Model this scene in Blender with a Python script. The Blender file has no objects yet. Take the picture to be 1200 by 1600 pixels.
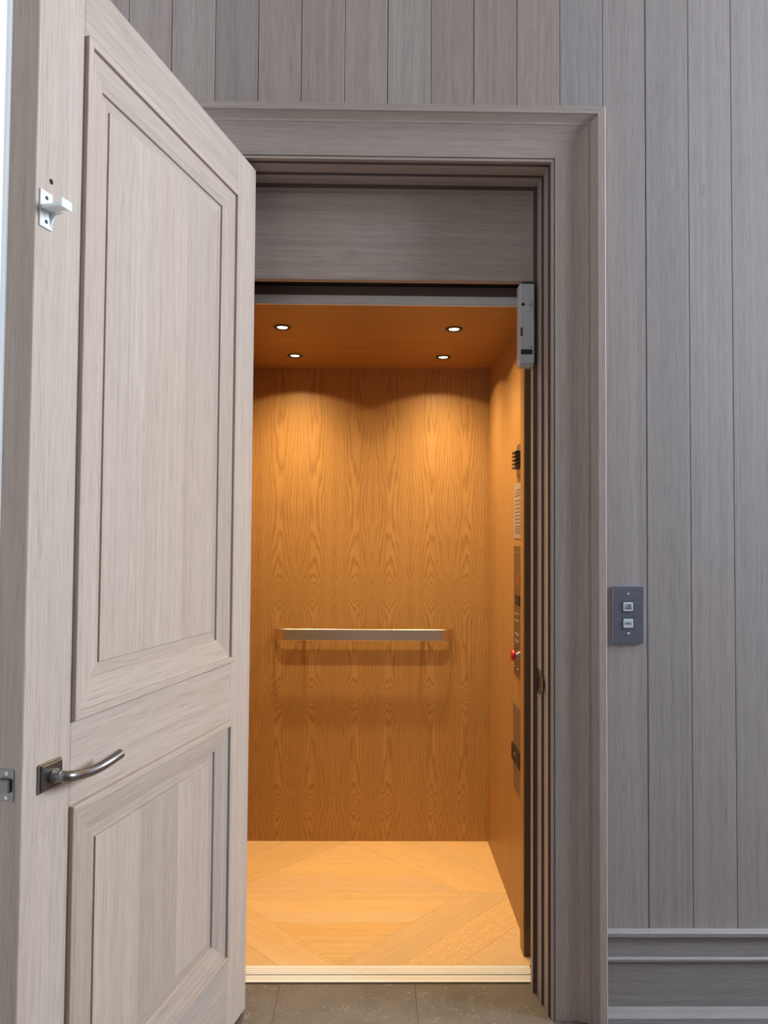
import bpy, bmesh, math, random
from mathutils import Vector, Matrix, noise as mnoise
random.seed(7)
S = bpy.context.scene
COL = S.collection
PI = math.pi

# ------------------------------------------------------------------ camera, world, daylight, exposure
EYE = 1.40
cam_d = bpy.data.cameras.new('camera'); cam = bpy.data.objects.new('camera', cam_d); COL.objects.link(cam)
PITCH, YAW, ROLL, DIST, FPX = .0316, .0125, .0071, 2.0961, 1105.3
fw = Vector((math.sin(YAW)*math.cos(PITCH), math.cos(YAW)*math.cos(PITCH), math.sin(PITCH)))
r0 = Vector((math.cos(YAW), -math.sin(YAW), 0)); u0 = r0.cross(fw)
rr = r0*math.cos(ROLL) + u0*math.sin(ROLL); uu = -r0*math.sin(ROLL) + u0*math.cos(ROLL)
cam.matrix_world = Matrix(((rr.x, uu.x, -fw.x, 0), (rr.y, uu.y, -fw.y, -DIST), (rr.z, uu.z, -fw.z, EYE), (0, 0, 0, 1)))
cam_d.sensor_fit = 'VERTICAL'; cam_d.sensor_height = 36.0; cam_d.lens = FPX/1600*36.0
cam_d.clip_start = .02
S.camera = cam

W = bpy.data.worlds.new('sky'); S.world = W; W.use_nodes = True
bg = W.node_tree.nodes['Background']; bg.inputs[0].default_value = (.80, .89, 1, 1); bg.inputs[1].default_value = 1.3

def area(name, loc, target, sx, sy, power, color):
    l = bpy.data.lights.new(name, 'AREA'); l.shape = 'RECTANGLE'; l.size = sx; l.size_y = sy; l.energy = power; l.color = color
    o = bpy.data.objects.new(name, l); COL.objects.link(o); o.location = loc
    o.rotation_euler = (Vector(target)-Vector(loc)).to_track_quat('-Z', 'Z').to_euler()
    return o
# daylight entering by the tall window of the right-hand wall
area('daylight_side_window', (4.12, -.84, 3.05), (0, -.75, 2.25), 1.42, 1.9, 355, (.82, .90, 1.0))

S.view_settings.view_transform = 'Standard'; S.view_settings.look = 'None'
S.view_settings.exposure = 0.0; S.view_settings.gamma = 1.0; S.view_settings.use_curve_mapping = False

# ------------------------------------------------------------------ materials
def new_mat(name):
    m = bpy.data.materials.new(name); m.use_nodes = True
    nt = m.node_tree; b = nt.nodes['Principled BSDF']
    return m, nt, b
def lk(nt, a, b): nt.links.new(a, b)
def math_n(nt, op, a, b=None, clamp=False):
    n = nt.nodes.new('ShaderNodeMath'); n.operation = op; n.use_clamp = clamp
    for i, v in enumerate((a, b)):
        if v is None: continue
        if isinstance(v, (int, float)): n.inputs[i].default_value = v
        else: lk(nt, v, n.inputs[i])
    return n.outputs[0]
def mixc(nt, fac, a, b, blend='MIX'):
    n = nt.nodes.new('ShaderNodeMix'); n.data_type = 'RGBA'; n.blend_type = blend
    for i, v in ((0, fac), (6, a), (7, b)):
        if isinstance(v, (int, float)): n.inputs[i].default_value = v
        elif isinstance(v, tuple): n.inputs[i].default_value = (*v, 1)
        else: lk(nt, v, n.inputs[i])
    return n.outputs[2]
def ramp(nt, v, stops):
    n = nt.nodes.new('ShaderNodeValToRGB'); e = n.color_ramp.elements
    e[0].position, e[1].position = stops[0][0], stops[-1][0]
    e[0].color = (*[stops[0][1]]*3, 1); e[1].color = (*[stops[-1][1]]*3, 1)
    for p, c in stops[1:-1]:
        x = e.new(p); x.color = (c, c, c, 1)
    lk(nt, v, n.inputs[0]); return n.outputs[0]
def noise_n(nt, vec, scale, detail=3, rough=.55, dist=0):
    n = nt.nodes.new('ShaderNodeTexNoise'); lk(nt, vec, n.inputs['Vector'])
    n.inputs['Scale'].default_value = scale; n.inputs['Detail'].default_value = detail
    n.inputs['Roughness'].default_value = rough; n.inputs['Distortion'].default_value = dist
    return n.outputs[0]
def scaled(nt, vec, s):
    n = nt.nodes.new('ShaderNodeVectorMath'); n.operation = 'MULTIPLY'; lk(nt, vec, n.inputs[0]); n.inputs[1].default_value = s
    return n.outputs[0]

def oak(name, axis, light, dark, pore=.36, vary=.16, tint=(1, .93, .86), rough=.55, fig=.35, ray=0.0, coat=0.0, bump=.12):
    """straight-grained oak: growth streaks, fine grain, open pores and slow figure; grain runs along `axis` of the piece"""
    m, nt, b = new_mat(name)
    tc = nt.nodes.new('ShaderNodeTexCoord'); oi = nt.nodes.new('ShaderNodeObjectInfo')
    off = nt.nodes.new('ShaderNodeVectorMath'); off.operation = 'MULTIPLY_ADD'
    cmb = nt.nodes.new('ShaderNodeCombineXYZ')
    for i in range(3): lk(nt, oi.outputs['Random'], cmb.inputs[i])
    lk(nt, cmb.outputs[0], off.inputs[0]); off.inputs[1].default_value = (17.3, 9.1, 23.7); lk(nt, tc.outputs['Object'], off.inputs[2])
    P = off.outputs[0]
    k = 'XYZ'.index(axis)
    def st(al): v = [1.0]*3; v[k] = al; return tuple(v)
    wob = noise_n(nt, scaled(nt, P, st(.35)), 2.6, 2)
    wv = nt.nodes.new('ShaderNodeVectorMath'); wv.operation = 'MULTIPLY_ADD'
    cw = nt.nodes.new('ShaderNodeCombineXYZ')
    for i in range(3):
        if i != k: lk(nt, wob, cw.inputs[i])
    lk(nt, cw.outputs[0], wv.inputs[0]); wv.inputs[1].default_value = (.07*fig,)*3; lk(nt, P, wv.inputs[2])
    Q = wv.outputs[0]
    streak = noise_n(nt, scaled(nt, Q, st(.006)), 80, 4, .6)
    fine = noise_n(nt, scaled(nt, Q, st(.009)), 620, 2, .6)
    pores = noise_n(nt, scaled(nt, Q, st(.012)), 800, 1, .5)
    slow = noise_n(nt, scaled(nt, P, st(.3)), 5, 2)
    v = math_n(nt, 'ADD', math_n(nt, 'MULTIPLY', ramp(nt, streak, [(.3, 0), (.7, 1)]), .55), math_n(nt, 'MULTIPLY', ramp(nt, fine, [(.3, 0), (.7, 1)]), .45))
    c = mixc(nt, v, dark, light)
    c = mixc(nt, math_n(nt, 'MULTIPLY', ramp(nt, pores, [(.56, 0), (.66, 1)]), pore), c, tuple(x*.45 for x in dark))
    if ray:
        rv = scaled(nt, P, st(.30)); rays = noise_n(nt, rv, 160, 3, .6, 1.2)
        c = mixc(nt, math_n(nt, 'MULTIPLY', ramp(nt, rays, [(.56, 0), (.64, 1)]), ray), c, tuple(min(1, x*1.35) for x in light))
    c = mixc(nt, math_n(nt, 'MULTIPLY', ramp(nt, slow, [(.35, 0), (.65, 1)]), .35), c, mixc(nt, 1.0, c, tint, 'MULTIPLY'))
    hs = nt.nodes.new('ShaderNodeHueSaturation'); lk(nt, c, hs.inputs['Color'])
    val = math_n(nt, 'ADD', math_n(nt, 'MULTIPLY', oi.outputs['Random'], vary), 1-vary/2); lk(nt, val, hs.inputs['Value'])
    r2 = math_n(nt, 'FRACT', math_n(nt, 'MULTIPLY', oi.outputs['Random'], 37.7))
    lk(nt, math_n(nt, 'ADD', math_n(nt, 'MULTIPLY', r2, vary*1.2), 1-vary*.6), hs.inputs['Saturation'])
    lk(nt, hs.outputs[0], b.inputs['Base Color'])
    b.inputs['Roughness'].default_value = rough; b.inputs['Specular IOR Level'].default_value = .32
    b.inputs['Coat Weight'].default_value = coat; b.inputs['Coat Roughness'].default_value = .3
    bp = nt.nodes.new('ShaderNodeBump'); bp.inputs['Strength'].default_value = bump; bp.inputs['Distance'].default_value = .001
    lk(nt, math_n(nt, 'SUBTRACT', fine, math_n(nt, 'MULTIPLY', ramp(nt, pores, [(.56, 0), (.66, 1)]), .6)), bp.inputs['Height'])
    lk(nt, bp.outputs[0], b.inputs['Normal'])
    return m

def veneer(name, light, dark, mirror=-.362, leaf=.1755, eye=.078, rows=((1.131), .46)):
    """book-matched flat-cut oak veneer: mirrored leaves with cathedral figure and a row of eyes (object coordinates are room coordinates)"""
    m, nt, b = new_mat(name)
    tc = nt.nodes.new('ShaderNodeTexCoord'); sp = nt.nodes.new('ShaderNodeSeparateXYZ'); lk(nt, tc.outputs['Object'], sp.inputs[0])
    x, z = sp.outputs[0], sp.outputs[2]
    u = math_n(nt, 'PINGPONG', math_n(nt, 'SUBTRACT', x, mirror-20*leaf), leaf)
    # leaf index for a small drift of the figure from leaf to leaf
    cu = nt.nodes.new('ShaderNodeCombineXYZ'); lk(nt, u, cu.inputs[0]); lk(nt, math_n(nt, 'MULTIPLY', z, .13), cu.inputs[2])
    lk(nt, math_n(nt, 'MULTIPLY', x, .02), cu.inputs[1])
    wob = noise_n(nt, cu.outputs[0], 14, 3, .55)
    wob2 = noise_n(nt, cu.outputs[0], 55, 2, .5)
    cz = nt.nodes.new('ShaderNodeCombineXYZ'); lk(nt, z, cz.inputs[2])
    hz = noise_n(nt, cz.outputs[0], 2.3, 1, .4)
    du = math_n(nt, 'ABSOLUTE', math_n(nt, 'SUBTRACT', u, eye))
    zd = math_n(nt, 'ABSOLUTE', math_n(nt, 'SUBTRACT', z, 1.131))
    above = math_n(nt, 'GREATER_THAN', z, 1.131)                           # one row of eyes, arches repeating below it
    zp = math_n(nt, 'ADD', math_n(nt, 'MULTIPLY', above, zd), math_n(nt, 'MULTIPLY', math_n(nt, 'SUBTRACT', 1.0, above), math_n(nt, 'PINGPONG', zd, .24)))
    zc = math_n(nt, 'MULTIPLY', math_n(nt, 'SUBTRACT', 1.0, math_n(nt, 'EXPONENT', math_n(nt, 'MULTIPLY', zp, -22.0))), .040)
    g = math_n(nt, 'POWER', math_n(nt, 'ADD', math_n(nt, 'MULTIPLY', du, du), math_n(nt, 'MULTIPLY', zc, zc)), .5)
    g = math_n(nt, 'SUBTRACT', g, math_n(nt, 'MULTIPLY', math_n(nt, 'COSINE', math_n(nt, 'MULTIPLY', zd, 2*PI/.9)), .006))
    g = math_n(nt, 'ADD', g, math_n(nt, 'MULTIPLY', math_n(nt, 'SUBTRACT', hz, .5), .030))
    g = math_n(nt, 'ADD', g, math_n(nt, 'MULTIPLY', math_n(nt, 'SUBTRACT', wob, .5), .030))
    g = math_n(nt, 'ADD', g, math_n(nt, 'MULTIPLY', math_n(nt, 'SUBTRACT', wob2, .5), .010))
    ring = math_n(nt, 'FRACT', math_n(nt, 'MULTIPLY', g, 105.0))
    ringv = ramp(nt, ring, [(0, .25), (.18, 1), (.6, .8), (.92, .1), (1, .25)])
    cf = nt.nodes.new('ShaderNodeCombineXYZ'); lk(nt, u, cf.inputs[0]); lk(nt, math_n(nt, 'MULTIPLY', z, .02), cf.inputs[2])
    fine = noise_n(nt, cf.outputs[0], 600, 2, .6)
    slow = noise_n(nt, cf.outputs[0], 22, 2, .5)
    v = math_n(nt, 'ADD', math_n(nt, 'MULTIPLY', math_n(nt, 'ADD', math_n(nt, 'MULTIPLY', math_n(nt, 'SUBTRACT', ringv, .6), ramp(nt, slow, [(.38, .6), (.62, 1)])), .6), .62), math_n(nt, 'MULTIPLY', ramp(nt, fine, [(.3, 0), (.7, 1)]), .22))
    v = math_n(nt, 'ADD', v, math_n(nt, 'MULTIPLY', ramp(nt, slow, [(.3, 0), (.7, 1)]), .16))
    c = mixc(nt, v, dark, light)
    lk(nt, c, b.inputs['Base Color']); b.inputs['Roughness'].default_value = .42; b.inputs['Specular IOR Level'].default_value = .35
    return m

def flat(name, color, rough=.5, metal=0.0, emit=None, strength=0, var=0.0, vscale=30, stretch=None):
    m, nt, b = new_mat(name)
    b.inputs['Base Color'].default_value = (*color, 1); b.inputs['Roughness'].default_value = rough; b.inputs['Metallic'].default_value = metal
    if emit: b.inputs['Emission Color'].default_value = (*emit, 1); b.inputs['Emission Strength'].default_value = strength
    if var:
        tc = nt.nodes.new('ShaderNodeTexCoord'); v = tc.outputs['Object']
        if stretch: v = scaled(nt, v, stretch)
        n = noise_n(nt, v, vscale, 4)
        lk(nt, mixc(nt, n, tuple(x*(1-var) for x in color), tuple(min(1, x*(1+var)) for x in color)), b.inputs['Base Color'])
        if stretch:
            lk(nt, math_n(nt, 'ADD', math_n(nt, 'MULTIPLY', n, .2), max(.02, rough-.1)), b.inputs['Roughness'])
    return m

LIGHT, DARK = (.53, .455, .400), (.395, .328, .280)
PLANKZ = oak('grey_limed_oak_planks', 'Z', (.410, .384, .386), (.288, .266, .266), vary=.18, tint=(1, .96, .93))
PLANKT = oak('taupe_limed_oak_planks', 'Z', (.440, .385, .362), (.305, .258, .240), vary=.22, tint=(1, .93, .88))
PLANKX = oak('grey_limed_oak_base', 'X', (.350, .330, .336), (.240, .226, .230), vary=.10, tint=(1, .96, .93))
CASZ = oak('taupe_limed_oak_upright', 'Z', (.440, .385, .355), (.310, .266, .243), vary=.08)
CASX = oak('taupe_limed_oak_level', 'X', (.440, .385, .355), (.310, .266, .243), vary=.08)
OAKZ = oak('limed_oak_upright', 'Z', LIGHT, DARK)
OAKX = oak('limed_oak_level', 'X', LIGHT, DARK)
OAKY = oak('limed_oak_inward', 'Y', LIGHT, DARK)
WLIGHT, WDARK = (.50, .275, .092), (.31, .150, .044)
CABV = veneer('bookmatched_oak_veneer', (.545, .305, .104), (.275, .130, .038))
CABZ = oak('golden_oak_upright', 'Z', WLIGHT, WDARK, pore=.15, vary=.03, tint=(1, .92, .82), rough=.42, fig=.8)
CABX = oak('golden_oak_level', 'X', WLIGHT, WDARK, pore=.2, vary=.03, tint=(1, .92, .82), rough=.42, fig=.9)
FLOORX = oak('oak_parquet', 'X', (.80, .55, .28), (.66, .425, .20), pore=.28, vary=.12, tint=(1, .93, .84), rough=.42, fig=.45)
FLOORR = oak('oak_parquet_figured', 'X', (.76, .51, .26), (.65, .415, .20), pore=.2, vary=.08, tint=(1, .93, .84), rough=.42, fig=.4, ray=.6)
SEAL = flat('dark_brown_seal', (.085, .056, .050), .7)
BACKING = flat('dark_backing', (.035, .03, .027), .8)
PAINT = flat('white_paint', (.80, .80, .79), .6, var=.02, vscale=6)
BLACK = flat('black_plastic', (.012, .012, .013), .45)
SHAFT = flat('shaft_black', (.012, .012, .012), .9)
BRONZE = flat('dark_brushed_steel', (.26, .245, .235), .34, 1.0, var=.12, vscale=60, stretch=(.2, 1, 6))
STEEL = flat('brushed_stainless', (.60, .56, .52), .30, 1.0, var=.10, vscale=90, stretch=(.05, 1, 6))
RAILM = flat('satin_rail_metal', (.78, .68, .56), .36, 1.0, var=.08, vscale=90, stretch=(.05, 1, 6))
BRASSY = flat('warm_stainless', (.33, .27, .21), .36, 1.0, var=.10, vscale=90, stretch=(1, .1, 6))
PLATE = flat('sky_tinted_steel', (.33, .39, .52), .30, .9, var=.04, vscale=60, stretch=(.05, 1, 8))  # stainless with the blue of reflected sky put into its base colour
SILLM = flat('pale_aluminium', (.93, .92, .88), .38, .2, var=.06, vscale=80, stretch=(.03, 6, 1))
ALU = flat('white_aluminium', (.88, .90, .94), .4)
ZINC = flat('white_powder_coat', (.80, .86, .88), .35, .15)
BOXM = flat('light_grey_enamel', (.44, .46, .49), .4, .05, var=.04, vscale=40)
SCREW = flat('screw_steel', (.55, .55, .57), .25, 1.0)
BUTTON = flat('pale_button', (.62, .72, .82), .3, .2)
INK = flat('dark_ink', (.02, .025, .04), .6)
RED = flat('red_plastic', (.55, .012, .02), .3)
LENS = flat('lamp_lens', (1, .95, .85), .5, 0, (1, .88, .66), 3.5)
AMBER = flat('amber_screen', (.28, .07, .015), .35)
FRAME = flat('window_white', (.78, .79, .8), .45)

def stone(name):
    m, nt, b = new_mat(name)
    tc = nt.nodes.new('ShaderNodeTexCoord'); oi = nt.nodes.new('ShaderNodeObjectInfo')
    off = nt.nodes.new('ShaderNodeVectorMath'); off.operation = 'ADD'; lk(nt, tc.outputs['Object'], off.inputs[0])
    cmb = nt.nodes.new('ShaderNodeCombineXYZ'); lk(nt, math_n(nt, 'MULTIPLY', oi.outputs['Random'], 31.0), cmb.inputs[0]); lk(nt, cmb.outputs[0], off.inputs[1])
    P = off.outputs[0]
    a = noise_n(nt, P, 9, 6, .65); f = noise_n(nt, P, 140, 4, .7); s = noise_n(nt, P, 60, 3, .6, .8)
    c = mixc(nt, ramp(nt, a, [(.3, 0), (.7, 1)]), (.092, .079, .069), (.150, .132, .115))
    c = mixc(nt, math_n(nt, 'MULTIPLY', ramp(nt, f, [(.35, 0), (.7, 1)]), .4), c, (.20, .178, .155))
    c = mixc(nt, math_n(nt, 'MULTIPLY', ramp(nt, s, [(.60, 0), (.68, 1)]), .5), c, (.30, .275, .245))
    lk(nt, c, b.inputs['Base Color']); b.inputs['Roughness'].default_value = .6
    bp = nt.nodes.new('ShaderNodeBump'); bp.inputs['Strength'].default_value = .15; bp.inputs['Distance'].default_value = .002
    lk(nt, f, bp.inputs['Height']); lk(nt, bp.outputs[0], b.inputs['Normal'])
    return m
STONE = stone('brown_grey_stone')

# ------------------------------------------------------------------ builders
def link(name, me, mat, parent=None, loc=(0, 0, 0), smooth=False):
    if mat: me.materials.append(mat)
    if smooth:
        for p in me.polygons: p.use_smooth = True
    o = bpy.data.objects.new(name, me); COL.objects.link(o); o.location = loc
    if parent: o.parent = parent
    return o
def finish(name, bm, mat, parent, center=None, bevel=0, seg=1, smooth=False):
    bmesh.ops.recalc_face_normals(bm, faces=bm.faces)
    if bevel:
        es = [e for e in bm.edges if len(e.link_faces) == 2 and e.calc_face_angle(0) > .5]
        bmesh.ops.bevel(bm, geom=es, offset=bevel, segments=seg, affect='EDGES', clamp_overlap=True)
    if center is None:
        lo = [min(v.co[i] for v in bm.verts) for i in range(3)]; hi = [max(v.co[i] for v in bm.verts) for i in range(3)]
        center = Vector([(a+b)/2 for a, b in zip(lo, hi)])
    center = Vector(center)
    for v in bm.verts: v.co -= center
    me = bpy.data.meshes.new(name); bm.to_mesh(me); bm.free()
    o = link(name, me, mat, parent, center, False)
    if smooth:
        for p in me.polygons: p.use_smooth = True
        me.set_sharp_from_angle(angle=.6)
    return o
def add_box(bm, x0, x1, y0, y1, z0, z1):
    v = [bm.verts.new((x, y, z)) for x in (x0, x1) for y in (y0, y1) for z in (z0, z1)]
    for f in ((0, 1, 3, 2), (4, 6, 7, 5), (0, 4, 5, 1), (2, 3, 7, 6), (0, 2, 6, 4), (1, 5, 7, 3)): bm.faces.new([v[i] for i in f])
def box(name, x0, x1, y0, y1, z0, z1, mat, parent=None, bevel=.0, seg=1, center=None):
    bm = bmesh.new(); add_box(bm, x0, x1, y0, y1, z0, z1)
    return finish(name, bm, mat, parent, center, bevel, seg)
def boxes(name, lst, mat, parent=None, center=None, bevel=0):
    bm = bmesh.new()
    for b in lst: add_box(bm, *b)
    return finish(name, bm, mat, parent, center, bevel)
def loft(bm, loops, caps=True, closed=True):
    rows = [[bm.verts.new(p) for p in L] for L in loops]
    n = len(rows[0])
    for a, b in zip(rows, rows[1:]):
        for i in range(n if closed else n-1):
            bm.faces.new((a[i], a[(i+1) % n], b[(i+1) % n], b[i]))
    if caps:
        bm.faces.new(rows[0][::-1]); bm.faces.new(rows[-1])
def extrude(name, prof, axis, t0, t1, mat, parent=None, bevel=0, smooth=False, center=None):
    f = {'x': lambda a, b, t: (t, a, b), 'y': lambda a, b, t: (a, t, b), 'z': lambda a, b, t: (a, b, t)}[axis]
    bm = bmesh.new(); loft(bm, [[f(a, b, t) for a, b in prof] for t in (t0, t1)])
    return finish(name, bm, mat, parent, center, bevel, smooth=smooth)
def mitre(name, prof, pa, pb, mat, parent=None, smooth=False):
    """a length of moulding between two corners: pa(e), pb(e) give the corner point for inset e, h is the height off the face"""
    bm = bmesh.new(); loft(bm, [[p(e, h) for e, h in prof] for p in (pa, pb)])
    return finish(name, bm, mat, parent, smooth=smooth)
def tube(name, path, rad, mat, parent=None, n=16, center=None):
    bm = bmesh.new(); loops = []
    path = [Vector(p) for p in path]
    for i, p in enumerate(path):
        d = (path[min(i+1, len(path)-1)]-path[max(i-1, 0)]).normalized()
        up = Vector((0, 0, 1)) if abs(d.z) < .9 else Vector((1, 0, 0))
        a = d.cross(up).normalized(); b = a.cross(d)
        r = rad[i] if isinstance(rad, (list, tuple)) else rad
        loops.append([p + a*r*math.cos(2*PI*k/n) + b*r*math.sin(2*PI*k/n) for k in range(n)])
    loft(bm, loops)
    return finish(name, bm, mat, parent, center, smooth=True)
def lathe(name, prof, origin, axis, mat, parent=None, n=24, smooth=True):
    """prof: (radius, height) pairs turned about `axis` through origin"""
    ax = Vector(axis).normalized(); up = Vector((0, 0, 1)) if abs(ax.z) < .9 else Vector((1, 0, 0))
    a = ax.cross(up).normalized(); b = ax.cross(a); o = Vector(origin)
    bm = bmesh.new()
    loft(bm, [[o + ax*h + (a*math.cos(2*PI*k/n) + b*math.sin(2*PI*k/n))*max(r, 1e-5) for k in range(n)] for r, h in prof])
    return finish(name, bm, mat, parent, smooth=smooth)
def spline(pts, n=8):
    pts = [Vector(p) for p in pts]; out = []
    for i in range(len(pts)-1):
        p0, p1, p2, p3 = pts[max(i-1, 0)], pts[i], pts[i+1], pts[min(i+2, len(pts)-1)]
        for k in range(n):
            t = k/n
            out.append(.5*((2*p1)+(p2-p0)*t+(2*p0-5*p1+4*p2-p3)*t*t+(3*p1-p0-3*p2+p3)*t**3))
    out.append(pts[-1]); return out
def text_mesh(name, body, size, loc, mat, parent, thick=.0004):
    """upright lettering facing -Y, centred at loc"""
    cu = bpy.data.curves.new(name, 'FONT'); cu.body = body; cu.size = size; cu.align_x = 'CENTER'; cu.align_y = 'CENTER'; cu.extrude = thick; cu.resolution_u = 3
    t = bpy.data.objects.new(name, cu); COL.objects.link(t)
    me = bpy.data.meshes.new_from_object(t.evaluated_get(bpy.context.evaluated_depsgraph_get()))
    bpy.data.objects.remove(t); bpy.data.curves.remove(cu)
    me.transform(Matrix.Rotation(PI/2, 4, 'X'))
    return link(name, me, mat, parent, loc)
def empty(name, loc=(0, 0, 0), rz=0):
    o = bpy.data.objects.new(name, None); COL.objects.link(o); o.location = loc; o.rotation_euler = (0, 0, rz); o.empty_display_size = .05
    return o
def tag(o, label=None, cat=None, group=None, kind=None):
    if label: o['label'] = label
    if cat: o['category'] = cat
    if group: o['group'] = group
    if kind: o['kind'] = kind
    return o
def struct(o, label=None): return tag(o, label, None, None, 'structure')
def copy_tree(o, parent=None):
    c = o.copy(); COL.objects.link(c); c.parent = parent
    for ch in list(o.children): copy_tree(ch, c)
    return c

# ------------------------------------------------------------------ room shell
XL, XR, YR, ZC = -1.02, 4.0, -4.3, 4.2          # left, right, rear, ceiling
OPL, OPR, OPT = -.445, .5316, 2.531             # edges of the door casing
PX0, PW = -.4935, .1304                         # plank seams
bk = .018
wall = struct(boxes('wall_back', [(XL-.1, OPL-.04, bk, .14, 0, ZC), (OPR+.04, XR+.1, bk, .14, 0, ZC), (OPL-.04, OPR+.04, bk, .14, OPT+.04, ZC)], BACKING, center=(0, 0, 0)),
              'wall of upright limed oak planks around the elevator opening')
CASW = .143
for i in range(-5, 36):
    a, b = PX0+i*PW, PX0+(i+1)*PW
    a0, b0 = max(a, XL), min(b, XR)
    if b0-a0 < .02: continue
    z0 = .238
    if b > OPL-.03 and a < OPR+.015: z0 = OPT+.05
    d = random.uniform(0, .0012)
    box('plank', a0+.0009, b0-.0009, d, .020, z0, ZC, PLANKZ if i >= 8 else PLANKT, wall, .0012)

fl = struct(box('floor', XL-.1, XR+.1, YR-.1, .150, -.12, -.012, flat('grout', (.14, .125, .11), .8), center=(0, 0, 0)), 'hall floor of brown grey stone tiles')
TX, TY = .4195, .62
for i in range(-2, 11):
    for j in range(0, 8):
        a, b = -.285+i*TX, -.285+(i+1)*TX
        off = TY*.5 if i % 2 else 0
        y1 = .152 - j*TY + (off if j else 0); y0 = .152-(j+1)*TY + off
        a0, b0, y0 = max(a, XL), min(b, XR), max(y0, YR)
        if b0-a0 < .03 or y1-y0 < .03: continue
        box('tile', a0+.0004, b0-.0004, y0+.0004, min(y1, .152)-.0004, -.014, 0, STONE, fl, .0004)
struct(box('ceiling', XL-.1, XR+.1, YR-.1, .14, ZC, ZC+.1, flat('grey_ceiling_paint', (.44, .38, .335), .7)), 'beige hall ceiling')

def wall_with_window(name, fixed, axis, span, zr, win, wz, label, wname):
    """wall in the plane X=fixed or Y=fixed with one window opening and a framed pane"""
    t0, t1 = sorted(fixed); s0, s1 = span; w0, w1 = win; z0, z1 = zr; q0, q1 = wz
    def B(a, b, c, d): return (t0, t1, a, b, c, d) if axis == 'x' else (a, b, t0, t1, c, d)
    struct(boxes(name, [B(s0, w0, z0, z1), B(w1, s1, z0, z1), B(w0, w1, z0, q0), B(w0, w1, q1, z1)], PAINT, center=(0, 0, 0)), label)
    win_o = struct(empty(wname, (0, 0, 0)), 'white framed window')
    m = (t0+t1)/2; f = .05 if w1-w0 > 1 else .022
    def F(n, a, b, c, d): 
        bx = (m-.03, m+.03, a, b, c, d) if axis == 'x' else (a, b, m-.03, m+.03, c, d)
        return box(n, *bx, FRAME, win_o, .003)
    F('window_frame', w0, w1, q0, q0+f); F('window_frame', w0, w1, q1-f, q1); F('window_frame', w0, w0+f, q0+f, q1-f); F('window_frame', w1-f, w1, q0+f, q1-f)
    if w1-w0 > 1: F('mullion', (w0+w1)/2-.02, (w0+w1)/2+.02, q0+f, q1-f)
wall_with_window('wall_right', (XR, XR+.1), 'x', (YR, .14), (0, ZC), (-1.60, -.08), (2.05, 4.05), 'white wall with tall window', 'window_1')
struct(box('wall_rear', XL-.1, XR+.1, YR-.1, YR, 0, ZC, flat('taupe_paint', (.20, .145, .115), .7)), 'brown wall behind the camera')
wall_with_window('wall_left', (XL-.1, XL), 'x', (YR, .018), (0, ZC), (-.62, .0), (.25, 4.1), 'white wall with tall side light', 'window_2')

# ------------------------------------------------------------------ door casing (trim_1)
tr = struct(empty('trim_1', (0, 0, 0)), 'limed oak casing framing the elevator opening')
cas = [(0, 0), (0, .015), (.048, .0155), (.070, .0185), (.086, .0235), (.0945, .0275), (.0950, .0290), (.102, .0290), (.1035, .0300), (.1190, .0440), (.1195, .0470), (.1400, .0470), (.1425, .0445), (.1430, 0)]
def cr(e, h): return (OPR+e, -h, OPT+e)
def cl(e, h): return (OPL-e, -h, OPT+e)
mitre('casing_head', cas, cl, cr, CASX, tr)
mitre('casing_upright', cas, cr, lambda e, h: (OPR+e, -h, 0), CASZ, tr)
mitre('casing_upright', cas, cl, lambda e, h: (OPL-e, -h, 0), CASZ, tr)

# jamb lining with its stepped stops and dark seals (trim_2)
tj = struct(empty('trim_2', (0, 0, 0)), 'stepped limed oak jamb lining with dark seals')
steps = [('jamb_bead', .0022, .0100, -.0130, .0030), ('jamb_board', -.02, .0170, .0045, .0550), ('door_stop', -.02, .0245, .0565, .1100), ('door_stop', -.02, .0376, .1115, .1400)]
def rect(q0, q1, y0, y1): return [(q0, -y0), (q1, -y0), (q1, -y1), (q0, -y1)]
def jr(e, h): return (OPR-e, -h, OPT-e)
def jl(e, h): return (OPL+e, -h, OPT-e)
def foot(p): return lambda e, h: (p(e, h)[0], p(e, h)[1], 0.0)
for nm, q0, q1, y0, y1 in steps:
    mitre(nm, rect(q0, q1, y0, y1), jl, jr, CASX, tj)
    mitre(nm, rect(q0, q1, y0, y1), jr, foot(jr), CASZ, tj)
    mitre(nm, rect(q0, q1, y0, y1), jl, foot(jl), CASZ, tj)
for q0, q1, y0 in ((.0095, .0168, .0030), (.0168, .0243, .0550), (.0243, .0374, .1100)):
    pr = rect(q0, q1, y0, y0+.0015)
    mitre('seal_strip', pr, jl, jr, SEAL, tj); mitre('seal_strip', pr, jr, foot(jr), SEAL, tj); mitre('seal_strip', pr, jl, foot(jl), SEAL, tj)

# strike plate let into the jamb
sp = empty('strike_plate', (.507, .085, .953)); 
box('plate', -.0016, .0004, -.022, .020, -.0375, .0375, BRONZE, sp, .0006)
box('lip', -.0022, .0004, -.052, -.020, -.021, .019, BRONZE, sp, .0008)
box('bolt_pocket', -.0021, -.0010, -.013, .010, -.018, .018, BLACK, sp)
for dz in (-.029, .029): lathe('screw', [(.0035, 0), (.0035, .0008), (.001, .0010)], (-.0016, .0, dz), (-1, 0, 0), SCREW, sp, 10)
tag(sp, 'small dark metal strike plate let into the stepped jamb', 'strike plate')

# transom board over the lift door (trim_3)
tb = struct(empty('trim_3', (0, 0, 0)), 'wide level oak transom board above the lift entrance')
JL, JR = OPL+.0376, OPR-.0376
box('transom_board', JL-.03, JR+.03, .1405, .165, 2.2150, 2.52, CASX, tb, .001)
box('transom_lip', JL-.03, JR+.03, .1400, .165, 2.2120, 2.2150, CASX, tb)

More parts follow.
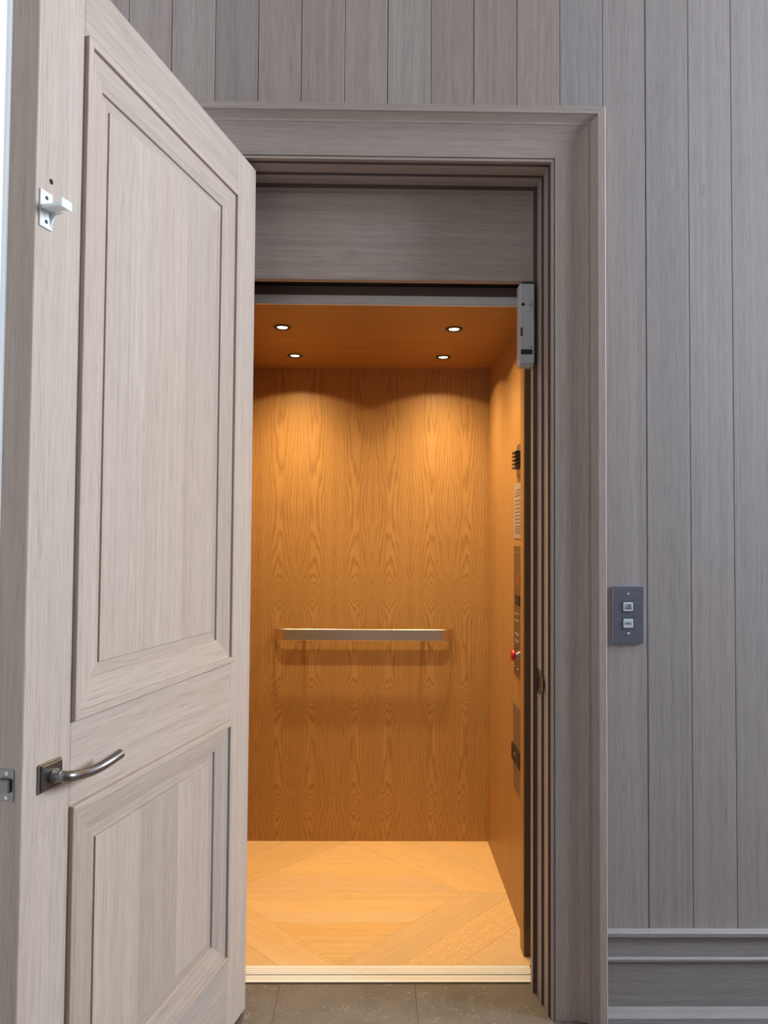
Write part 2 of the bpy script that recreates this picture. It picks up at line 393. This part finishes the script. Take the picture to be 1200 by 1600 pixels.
# baseboards
def baseboard(name, x0, x1, label):
    b = struct(empty(name, ((x0+x1)/2, 0, 0)), label)
    h = (x1-x0)/2
    def P(n, prof): extrude(n, [(-y, z) for y, z in prof], 'x', -h, h, PLANKX, b)
    P('cap_moulding', [(0, .239), (.022, .239), (.024, .242), (.024, .2515), (.021, .254), (0, .254)])
    P('upper_band', [(0, .1795), (.014, .1795), (.014, .239), (0, .239)])
    P('bead_moulding', [(0, .169), (.021, .169), (.022, .171), (.022, .1775), (.018, .1810), (0, .1810)])
    P('baseboard_plank', [(0, .040), (.016, .040), (.016, .169), (0, .169)])
    P('shoe_moulding', [(0, 0), (.031, 0), (.031, .0160), (.0165, .0400), (0, .0405)])
baseboard('baseboard_right', OPR+CASW+.0005, XR, 'stepped limed oak baseboard below the planks')
baseboard('baseboard_left', XL, OPL-CASW-.0005, 'stepped limed oak baseboard behind the open door')

# ------------------------------------------------------------------ open oak door
AN = .2684
HX, HY = -.3688, .0210
DW, DB, DT, TH = .9023, .013, 2.501, .0595
door = empty('door_1', (HX, HY, 0), math.atan2(-math.cos(AN), -math.sin(AN)))   # local x: hinge to free edge, y: out of the seen face, z up
struct(door, 'tall two panel limed oak door standing open with a lever handle'); door['category'] = 'door'
S0, S1 = .122, .780
Z = (DB, .222, .880, 1.041, 2.373, DT)
box('stile', 0, S0, -TH, 0, DB, DT, OAKZ, door, .0015); box('stile', S1, DW, -TH, 0, DB, DT, OAKZ, door, .0015)
box('top_rail', S0+.0003, S1-.0003, -TH+.0005, -.0003, Z[4], DT, OAKX, door, .001)
box('lock_rail', S0+.0003, S1-.0003, -TH+.0005, -.0003, Z[2], Z[3], OAKX, door, .001)
box('bottom_rail', S0+.0003, S1-.0003, -TH+.0005, -.0003, DB, Z[1], OAKX, door, .001)
mp = [(0, -.034), (0, .0095), (.0015, .0105), (.0135, .0105), (.0150, .0095), (.0152, .0030), (.030, .0005), (.050, -.0040), (.067, -.0088), (.0690, -.0100), (.0692, -.0148), (.0950, -.0150), (.0950, -.034)]
for z0, z1, seams in ((Z[1], Z[2], (.372, .530)), (Z[3], Z[4], (.365, .532))):
    C4 = [lambda e, h, z0=z0: (S0+e, h, z0+e), lambda e, h, z0=z0: (S1-e, h, z0+e), lambda e, h, z1=z1: (S1-e, h, z1-e), lambda e, h, z1=z1: (S0+e, h, z1-e)]
    for k in range(4):
        mitre('panel_moulding', mp, C4[k], C4[(k+1) % 4], OAKX if k % 2 == 0 else OAKZ, door)
    xs = [S0+.0955, *seams, S1-.0955]
    for a, b in zip(xs, xs[1:]):
        box('panel_board', a+.0001, b-.0001, -.036, -.0108, z0+.0955, z1-.0955, OAKZ, door, .0003)
# lever handle on its square rose
lv = tube('lever_handle', spline([(.8385, .004, .9585), (.8385, .024, .9585), (.8375, .034, .9583), (.831, .0405, .9572), (.818, .0430, .9548), (.792, .0440, .9510), (.760, .0480, .9512), (.730, .0535, .9565), (.703, .0560, .9615)], 6),
          [.0085]*8+[.0095]*41, BRONZE, door, 18)
def sub(o, parent):      # move a piece given in the grandparent's space under its part
    o.location = o.location - parent.location; o.parent = parent; return o
sub(box('rose', .8385-.0282, .8385+.0282, 0, .0065, .9585-.0255, .9585+.0255, BRONZE, door, .0012), lv)
sub(box('rose_cover', .8385-.0255, .8385+.0255, .0065, .0105, .9585-.0228, .9585+.0228, BRONZE, door, .0012), lv)
sub(lathe('collar', [(.0135, .010), (.0135, .017), (.0115, .019), (.0115, .0215), (.0105, .0225), (.0105, .031), (.008, .032)], (.8385, 0, .9585), (0, 1, 0), BRONZE, door), lv)
# latch in the free edge
lt = box('latch_plate', DW-.0005, DW+.0012, -.0462, -.0160, .9310, .9860, BRONZE, door, .0005)
bm = bmesh.new(); loft(bm, [[(DW+.001, -.0455+.0*k, z) for k, z in ((0, .9460), (0, .9700))] + [(DW+.001, -.0215, .9700), (DW+.001, -.0215, .9460)],
                            [(DW+.0125, -.0440, .9470), (DW+.0125, -.0440, .9690), (DW+.0070, -.0215, .9690), (DW+.0070, -.0215, .9470)]])
sub(finish('latch_bolt', bm, BRONZE, door, bevel=.0015, seg=2), lt)
for dz in (.9370, .9790): sub(lathe('screw', [(.0036, 0), (.0036, .0006), (.0012, .0003)], (DW+.0012, -.031, dz), (1, 0, 0), SCREW, door, 12), lt)
# strike arm of the lift interlock near the top of the free edge
bk_ = boxes('interlock_bracket', [(.8625, .8935, 0, .0032, 1.949, 2.0160)], ZINC, door, bevel=.0006); bk_['label'] = 'white metal interlock bracket'
bm = bmesh.new(); loft(bm, [[(.8920, .0032, 1.9800), (.8920, .0032, 1.9870), (.8650, .0032, 1.9870), (.8650, .0032, 1.9800)],
                            [(.8900, .034, 1.9815), (.8900, .034, 1.9870), (.8690, .034, 1.9870), (.8690, .034, 1.9815)],
                            [(.8890, .046, 1.9815), (.8890, .046, 1.9870), (.8700, .046, 1.9870), (.8700, .046, 1.9815)]])
sub(finish('bracket_arm', bm, ZINC, door, bevel=.0008), bk_)
sub(box('bracket_lip', .8640, .8920, .0425, .0465, 1.9790, 1.9960, ZINC, door, .0008), bk_)
sub(extrude('bracket_gusset', [(.0032, 1.9550), (.0032, 1.9800), (.028, 1.9800), (.016, 1.9765), (.009, 1.9700)], 'x', .8650, .8680, ZINC, door), bk_)
for z in (1.9605, 2.0040): sub(lathe('screw', [(.0036, 0), (.0036, .0006), (.0014, .0002)], (.878, .0032, z), (0, 1, 0), BLACK, door, 12), bk_)
lathe('bore_hole', [(.0050, 0), (.0050, .0003), (.0049, .0004)], (.864, 0, 2.0413), (0, 1, 0), SHAFT, door, 16)
# hinges on the far edge
for z in (.25, 1.25, 2.25):
    lathe('hinge', [(.005, -.05), (.007, -.049), (.007, .049), (.005, .05)], (-.0055, -.050, z), (0, 0, 1), BRONZE, door, 12)

# ------------------------------------------------------------------ lift shaft and car
CXL, CXR, CYF, CYB, CZT = -.600, .525, .249, 1.1800, 2.1701
struct(boxes('wall_shaft', [(-.80, -.75, .14, 1.40, -.4, 2.9), (.70, .75, .14, 1.40, -.4, 2.9), (-.80, .75, 1.35, 1.40, -.4, 2.9), (-.80, .75, .14, 1.40, 2.85, 2.9), (-.80, .75, .14, 1.40, -.45, -.4),
                            (-.80, JL-.005, .1405, .155, -.4, 2.85), (JR+.005, .75, .1405, .155, -.4, 2.85), (-.80, .75, .1400, .151, -.4, -.13)], SHAFT, center=(0, 0, 0)), 'dark lift shaft around the car')
struct(box('wall_car_back', CXL-.02, CXR+.02, CYB, CYB+.02, -.02, CZT+.02, CABV, center=(0, 0, 0)), 'book-matched golden oak back wall of the lift car')
struct(box('wall_car_right', CXR, CXR+.02, .330, CYB, -.02, CZT+.02, CABZ), 'golden oak side wall of the lift car carrying the controls')
struct(box('wall_car_left', CXL-.02, CXL, .290, CYB, -.02, CZT+.02, CABZ), 'golden oak side wall of the lift car behind the door')
struct(box('ceiling_car', CXL-.02, CXR+.02, .2590, CYB, CZT, CZT+.02, CABX), 'golden oak ceiling of the lift car')
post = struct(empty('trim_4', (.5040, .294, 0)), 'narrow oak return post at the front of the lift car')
box('post_face', 0, .004, .0010, .0560, 0, CZT-.001, CABZ, post); box('post_core', .004, .055, .0010, .0560, 0, CZT-.001, flat('shaded_post_edge', (.17, .088, .040), .6), post)  # core coloured dark brown to paint in the shade on the post's front
hd = struct(empty('trim_5', (0, .2570, CZT)), 'white metal strip and oak fascia at the front of the car ceiling')
box('metal_strip', CXL, CXR-.005, 0, .004, .0035, .0315, ALU, hd, .0005)
box('strip_lip', CXL, CXR-.005, -.0015, .006, -.0005, .0020, ALU, hd)
box('fascia', CXL, CXR-.005, .001, .006, .0316, .0625, flat('dark_brown_fascia', (.15, .115, .10), .6), hd)
box('track', CXL, CXR-.005, .001, .006, .0665, .0720, BRONZE, hd)
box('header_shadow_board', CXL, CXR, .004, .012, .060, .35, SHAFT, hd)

# parquet floor of the car: a square set on its corner, level boards inside, diagonal bands outside
cf = struct(box('floor_car', CXL, CXR+.02, CYF, CYB, -.06, -.0125, BACKING), 'golden oak parquet floor of the lift car in a diamond pattern')
DXC, DYC, DR = -.110, .7150, .4650
def clip(poly, n, d):      # keep n.p <= d
    out = []
    for i in range(len(poly)):
        p, q = poly[i], poly[(i+1) % len(poly)]
        a, b = n[0]*p[0]+n[1]*p[1]-d, n[0]*q[0]+n[1]*q[1]-d
        if a <= 0: out.append(p)
        if (a < 0 < b) or (b < 0 < a):
            t = a/(a-b); out.append((p[0]+(q[0]-p[0])*t, p[1]+(q[1]-p[1])*t))
    return out
RECT = [(CXL, CYF+.0002), (CXR+.018, CYF+.0002), (CXR+.018, CYB-.0002), (CXL, CYB-.0002)]
def parquet(poly, ang, mat):
    pr = []
    for p in poly:
        if not pr or math.hypot(p[0]-pr[-1][0], p[1]-pr[-1][1]) > 1e-5: pr.append(p)
    if len(pr) > 2 and math.hypot(pr[0][0]-pr[-1][0], pr[0][1]-pr[-1][1]) < 1e-5: pr.pop()
    if len(pr) < 3: return
    area_ = abs(sum(pr[i][0]*pr[(i+1) % len(pr)][1]-pr[(i+1) % len(pr)][0]*pr[i][1] for i in range(len(pr))))/2
    if area_ < .0004: return
    cx, cy = sum(p[0] for p in pr)/len(pr), sum(p[1] for p in pr)/len(pr)
    c, s = math.cos(-ang), math.sin(-ang)
    L = []
    for x, y in pr:
        dx, dy = x-cx, y-cy; r = math.hypot(dx, dy); k = (r-.0005)/r
        dx *= k; dy *= k; L.append((dx*c-dy*s, dx*s+dy*c))
    bm = bmesh.new(); loft(bm, [[(x, y, z) for x, y in L] for z in (-.0125, 0)])
    o = finish('floor_board', bm, mat, None, center=(0, 0, 0), bevel=.0004)
    o.parent = cf; o.location = Vector((cx, cy, 0))-cf.location; o.rotation_euler = (0, 0, ang)
# level boards of the centre
rows = [DYC-DR, .422, .500, .577, .655, .715, .790, .868, .944, 1.021, DYC+DR]
for a, b in zip(rows, rows[1:]):
    p = [(CXL, a), (CXR, a), (CXR, b), (CXL, b)]
    for sx in (-1, 1):
        for sy in (-1, 1): p = clip(p, (sx, sy), DR+sx*DXC+sy*DYC)
    p = clip(p, (-1, 0), -CXL)
    parquet(p, 0, FLOORX)
for sx in (-1, 1):
    for sy in (-1, 1):
        base = clip(clip(RECT, (-sx, 0), -sx*DXC), (0, -sy), -sy*DYC)
        k0 = sx*DXC+sy*DYC
        for lo, hi, mt, an in ((DR, DR+.200, FLOORX, -sx*sy*PI/4), (DR+.200, DR+.395, FLOORR if (sx, sy) == (1, -1) else FLOORX, -sx*sy*PI/4), (DR+.395, 9, FLOORX, sx*sy*PI/4)):
            parquet(clip(clip(base, (sx, sy), hi+k0), (-sx, -sy), -(lo+k0)), an, mt)

# sills: car sill and landing sill with grooves
def sill(name, y0, y1, bars, label):
    o = struct(empty(name, (0, y0, 0)), label)
    box('sill_bed', JL-.02, JR+.02, 0, y1-y0, -.03, -.0045, SILLM, o)
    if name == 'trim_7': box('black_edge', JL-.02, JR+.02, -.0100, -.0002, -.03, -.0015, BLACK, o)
    for a, b in bars: box('sill_ridge', JL-.02, JR+.02, a-y0, b-y0, -.0045, 0, SILLM, o, .0006)
sill('trim_6', .2035, .2485, ((.2035, .2095), (.2115, .2195), (.2215, .2310), (.2330, .2485)), 'ribbed pale aluminium sill of the lift car')
sill('trim_7', .1630, .1960, ((.1630, .1770), (.1790, .1850), (.1868, .1960)), 'ribbed pale aluminium landing sill')

# ------------------------------------------------------------------ fittings of the car
# handrail
hr = empty('handrail', (-.0495, CYB, .944))
def flat_bar(name, path, t, h, mat, parent):
    """a flat bar on edge following a plan path"""
    path = [Vector((x, y, 0)) for x, y in path]; bm = bmesh.new(); loops = []
    for i, p in enumerate(path):
        d = (path[min(i+1, len(path)-1)]-path[max(i-1, 0)]).normalized(); n = Vector((-d.y, d.x, 0))*t/2
        c = .0012
        loops.append([p-n+Vector((0, 0, -h/2+c)), p-n*.8+Vector((0, 0, -h/2)), p+n*.8+Vector((0, 0, -h/2)), p+n+Vector((0, 0, -h/2+c)), p+n+Vector((0, 0, h/2-c)), p+n*.8+Vector((0, 0, h/2)), p-n*.8+Vector((0, 0, h/2)), p-n+Vector((0, 0, h/2-c))])
    loft(bm, loops)
    return finish(name, bm, mat, parent, smooth=True)
hw, so, rad = .4020, -.0550, .046
pth = [(-hw, -.004), (-hw, so+rad)]
pth += [(-hw+rad-rad*math.cos(t), so+rad-rad*math.sin(t)) for t in [PI/2*k/10 for k in range(1, 11)]]
pth += [(x*(hw-rad)/12, so) for x in range(-11, 12)]
pth += [(hw-rad+rad*math.sin(t), so+rad-rad*math.cos(t)) for t in [PI/2*k/10 for k in range(0, 11)]]
pth += [(hw, -.004)]
flat_bar('rail_bar', pth, .009, .0510, RAILM, hr)
for x in (-.275, .275):
    st = tube('standoff', [(x, -.003, 0), (x, so+.006, 0)], .0080, STEEL, hr, 14)
    sub(lathe('standoff_base', [(.017, .0005), (.017, .004), (.014, .006)], (x, 0, 0), (0, -1, 0), STEEL, hr), st)
tag(hr, 'brushed metal flat bar handrail on the back wall of the lift car', 'handrail')

# recessed downlights
def beam_profile(l):
    # the lamp's own light distribution: strong straight down, weak towards the cut-off of the recessed ring
    l.use_nodes = True; nt = l.node_tree; em = nt.nodes['Emission']
    tc = nt.nodes.new('ShaderNodeTexCoord'); sx = nt.nodes.new('ShaderNodeSeparateXYZ'); lk(nt, tc.outputs['Normal'], sx.inputs[0])
    c = math_n(nt, 'POWER', math_n(nt, 'ABSOLUTE', sx.outputs[2]), 4.2)
    lk(nt, math_n(nt, 'ADD', math_n(nt, 'MULTIPLY', c, .975), .025), em.inputs['Strength'])
dl = empty('downlight', (0, 0, CZT))
lathe('trim_ring', [(.0225, -.0004), (.0310, -.0004), (.0325, -.0025), (.0300, -.0042), (.0245, -.0042), (.0215, -.0020), (.0205, -.0004)], (0, 0, 0), (0, 0, 1), BLACK, dl, 32)
lathe('lens', [(.0002, -.0010), (.0190, -.0010), (.0190, -.0018), (.0002, -.0018)], (0, 0, 0), (0, 0, 1), LENS, dl, 32)
spots = [(-.3512, .5240, 'front left'), (.2900, .5240, 'fr'), (-.3512, .9420, 'bl'), (.2900, .9420, 'br')]
labs = ['round black rimmed downlight in the car ceiling, near the entrance on the door side', 'round black rimmed downlight in the car ceiling, near the entrance on the control panel side',
        'round black rimmed downlight close to the back wall on the door side', 'round black rimmed downlight close to the back wall on the control panel side']
lamps = [dl]+[copy_tree(dl) for _ in spots[1:]]
for i, (x, y, _) in enumerate(spots):
    o = lamps[i]
    o.location = (x, y, CZT); tag(o, labs[i], 'downlight', 'downlights in the lift car ceiling')
    l = bpy.data.lights.new('downlight_beam', 'SPOT'); l.energy = 56; l.color = (1, .75, .42); l.spot_size = math.radians(136); l.spot_blend = .10; beam_profile(l); l.shadow_soft_size = .018
    lo = bpy.data.objects.new('downlight_beam', l); COL.objects.link(lo); lo.parent = o; lo.location = (0, 0, -.008)

# controls on the right-hand car wall (local x points out of the wall into the car = world -X)
def fx(y0, y1, z0, z1, out0, out1): return (CXR-out1, CXR-out0, y0, y1, z0, z1)
cp = empty('control_panel', (CXR, .48, 1.1225))
def on(o, p): o.location = o.location-p.location; o.parent = p; return o
on(box('face_plate', *fx(.400, .5580, .885, 1.361, .0002, .0030), BRASSY, None, .0008), cp)
on(box('floor_display', *fx(.440, .500, 1.215, 1.258, .0030, .0042), AMBER, None, .0004), cp)
on(box('phone_grille', *fx(.440, .515, 1.146, 1.182, .0030, .0070), BLACK, None, .0010), cp)
for z in (1.108, 1.083, 1.034, 1.009):
    for y in (.485, .522):
        on(lathe('push_button', [(.0075, .003), (.0075, .0046), (.0062, .0052)], (CXR, y, z), (-1, 0, 0), STEEL, None, 16), cp)
for z in (1.335, .912):
    for y in (.485, .545): on(lathe('screw', [(.0032, .003), (.0032, .0042), (.001, .0048)], (CXR, y, z), (-1, 0, 0), SCREW, None, 10), cp)
sb = on(lathe('stop_button', [(.012, .0150), (.016, .0165), (.0195, .0200), (.0195, .0240), (.0170, .0285), (.0130, .0305), (.0060, .0312)], (CXR, .468, .9670), (-1, 0, 0), RED, None), cp)
sb['label'] = 'red mushroom stop button'
cl_ = lathe('collar', [(.0145, .0030), (.0145, .0075), (.0095, .0085), (.0095, .0160)], (CXR, .468, .9670), (-1, 0, 0), SCREW, None)
cl_.location = cl_.location-cp.location-sb.location; cl_.parent = sb
tag(cp, 'narrow steel lift control panel with a red stop button', 'control panel')

sg = empty('engraved_sign', (CXR, .48, 1.4865))
on(box('sign_plate', *fx(.400, .5620, 1.388, 1.590, .0002, .0022), flat('pale_engraved_steel', (.44, .34, .27), .45, .3), None, .0006), sg)
ln = []; z = 1.566
for k, dz in enumerate((.022, .011, .010, .018, .013, .016, .013, .013, .013, .013, .013, .008, .008, .008, .016, .006, .030)):
    z -= dz if k else 0
    ln.append(fx(.415+random.uniform(0, .02), .545-random.uniform(0, .012), z-.0011, z+.0011, .0022, .0025))
on(boxes('engraved_lines', [l for l in ln if l[4] > 1.392], INK), sg)
tag(sg, 'pale metal sign plate with fine engraved lines above the control panel', 'sign')

rb = empty('ribbed_fixture', (CXR, .49, 1.675))
on(box('mount_plate', *fx(.430, .5120, 1.615, 1.732, .0002, .0025), BRASSY, None, .004, 2), rb)
on(box('fixture_body', *fx(.430, .5080, 1.642, 1.706, .0025, .0100), BLACK, None, .001), rb)
for k in range(5): on(box('rib', *fx(.430, .5080, 1.6440+k*.0138, 1.6500+k*.0138, .0100, .0215), BLACK, None, .001), rb)
tag(rb, 'small black ribbed fixture on a steel plate high on the car side wall', 'fixture')

pb = empty('phone_cabinet', (CXR, .48, .62))
on(box('cabinet_door', *fx(.400, .5670, .466, .778, .0002, .0030), flat('bronze_tinted_steel', (.34, .255, .19), .4, .8), None, .0008), pb)
lb = on(box('latch', *fx(.430, .5800, .566, .627, .0030, .0075), BLACK, None, .0015), pb)
kh = lathe('keyhole', [(.0085, .0075), (.0085, .0085), (.004, .0088)], (CXR, .515, .597), (-1, 0, 0), SCREW, None, 16)
kh.location = kh.location-pb.location-lb.location; kh.parent = lb
tag(pb, 'flat bronze toned cabinet door with black latch below the control panel', 'cabinet')

# interlock box at the head of the jamb
ib = empty('interlock_box', (.4705, .090, 2.0625))
def ibx(n, x0, x1, y0, y1, z0, z1, m, bv=.0): return box(n, x0, x1, y0, y1, z0, z1, m, ib, bv)
ibx('housing', -.0230, .0230, 0, .045, -.1260, .1260, BOXM, .0022)
lathe('cable_hole', [(.0056, 0), (.0056, .0004), (.0054, .0005)], (-.0125, 0, .0600), (0, -1, 0), BLACK, ib, 16)
tg = ibx('switch_plate', -.0040, .0150, -.0012, 0, .0375, .0725, BOXM, .0004)
sub(tube('toggle', [(.0070, -.001, .0560), (.0090, -.006, .0600), (.0108, -.010, .0640)], [.0022, .0022, .0026], SCREW, ib, 10), tg)
ibx('slot', -.0205, -.0140, -.0006, 0, -.0400, -.0130, BLACK)
ibx('name_strip', -.0195, .0170, -.0006, 0, -.0975, -.0820, BLACK)
lathe('screw', [(.0034, 0), (.0034, .0008), (.001, .0010)], (.0125, 0, -.0735), (0, -1, 0), BRONZE, ib, 12)
ibx('lower_cover', -.0215, .0215, .004, .043, -.1330, -.1262, BOXM, .001)
ibx('side_latch', -.0258, -.0232, .010, .022, -.1120, -.1040, SCREW, .0006)
ibx('mount_bracket', -.0150, .0250, .010, .052, .1262, .1360, BLACK, .001)
tag(ib, 'light grey metal interlock box with black slots under the transom', 'interlock box')

# ------------------------------------------------------------------ call station on the planks
cs = empty('call_station', (.7490, 0, 1.1678))
box('face_plate', -.0465, .0465, -.0065, .0005, -.0845, .0845, PLATE, cs, .0012)
for z, words in ((.0235, ('CAR', 'HERE')), (-.0255, ('CALL',))):
    b = box('push_button', -.0145, .0145, -.0100, -.0066, z-.0135, z+.0135, BUTTON, cs, .0012)
    sub(boxes('button_frame', [(-.0170, -.0150, -.0082, -.0066, z-.0158, z+.0158), (.0150, .0170, -.0082, -.0066, z-.0158, z+.0158), (-.0150, .0150, -.0082, -.0066, z+.0138, z+.0158), (-.0150, .0150, -.0082, -.0066, z-.0158, z-.0138)], INK, cs), b)
    for k, wd in enumerate(words):
        zz = z + (.0042-.0084*k if len(words) > 1 else 0)
        sub(text_mesh('lettering', wd, .0095, (0, -.0102, zz), INK, cs), b)
for z in (.0600, -.0560): lathe('screw', [(.0036, .0065), (.0036, .0078), (.0024, .0088), (.0005, .0090)], (0, 0, z), (0, -1, 0), SCREW, cs, 14)
tag(cs, 'steel call station, bluish by painted sky reflection, with two square buttons on the plank wall', 'call station')
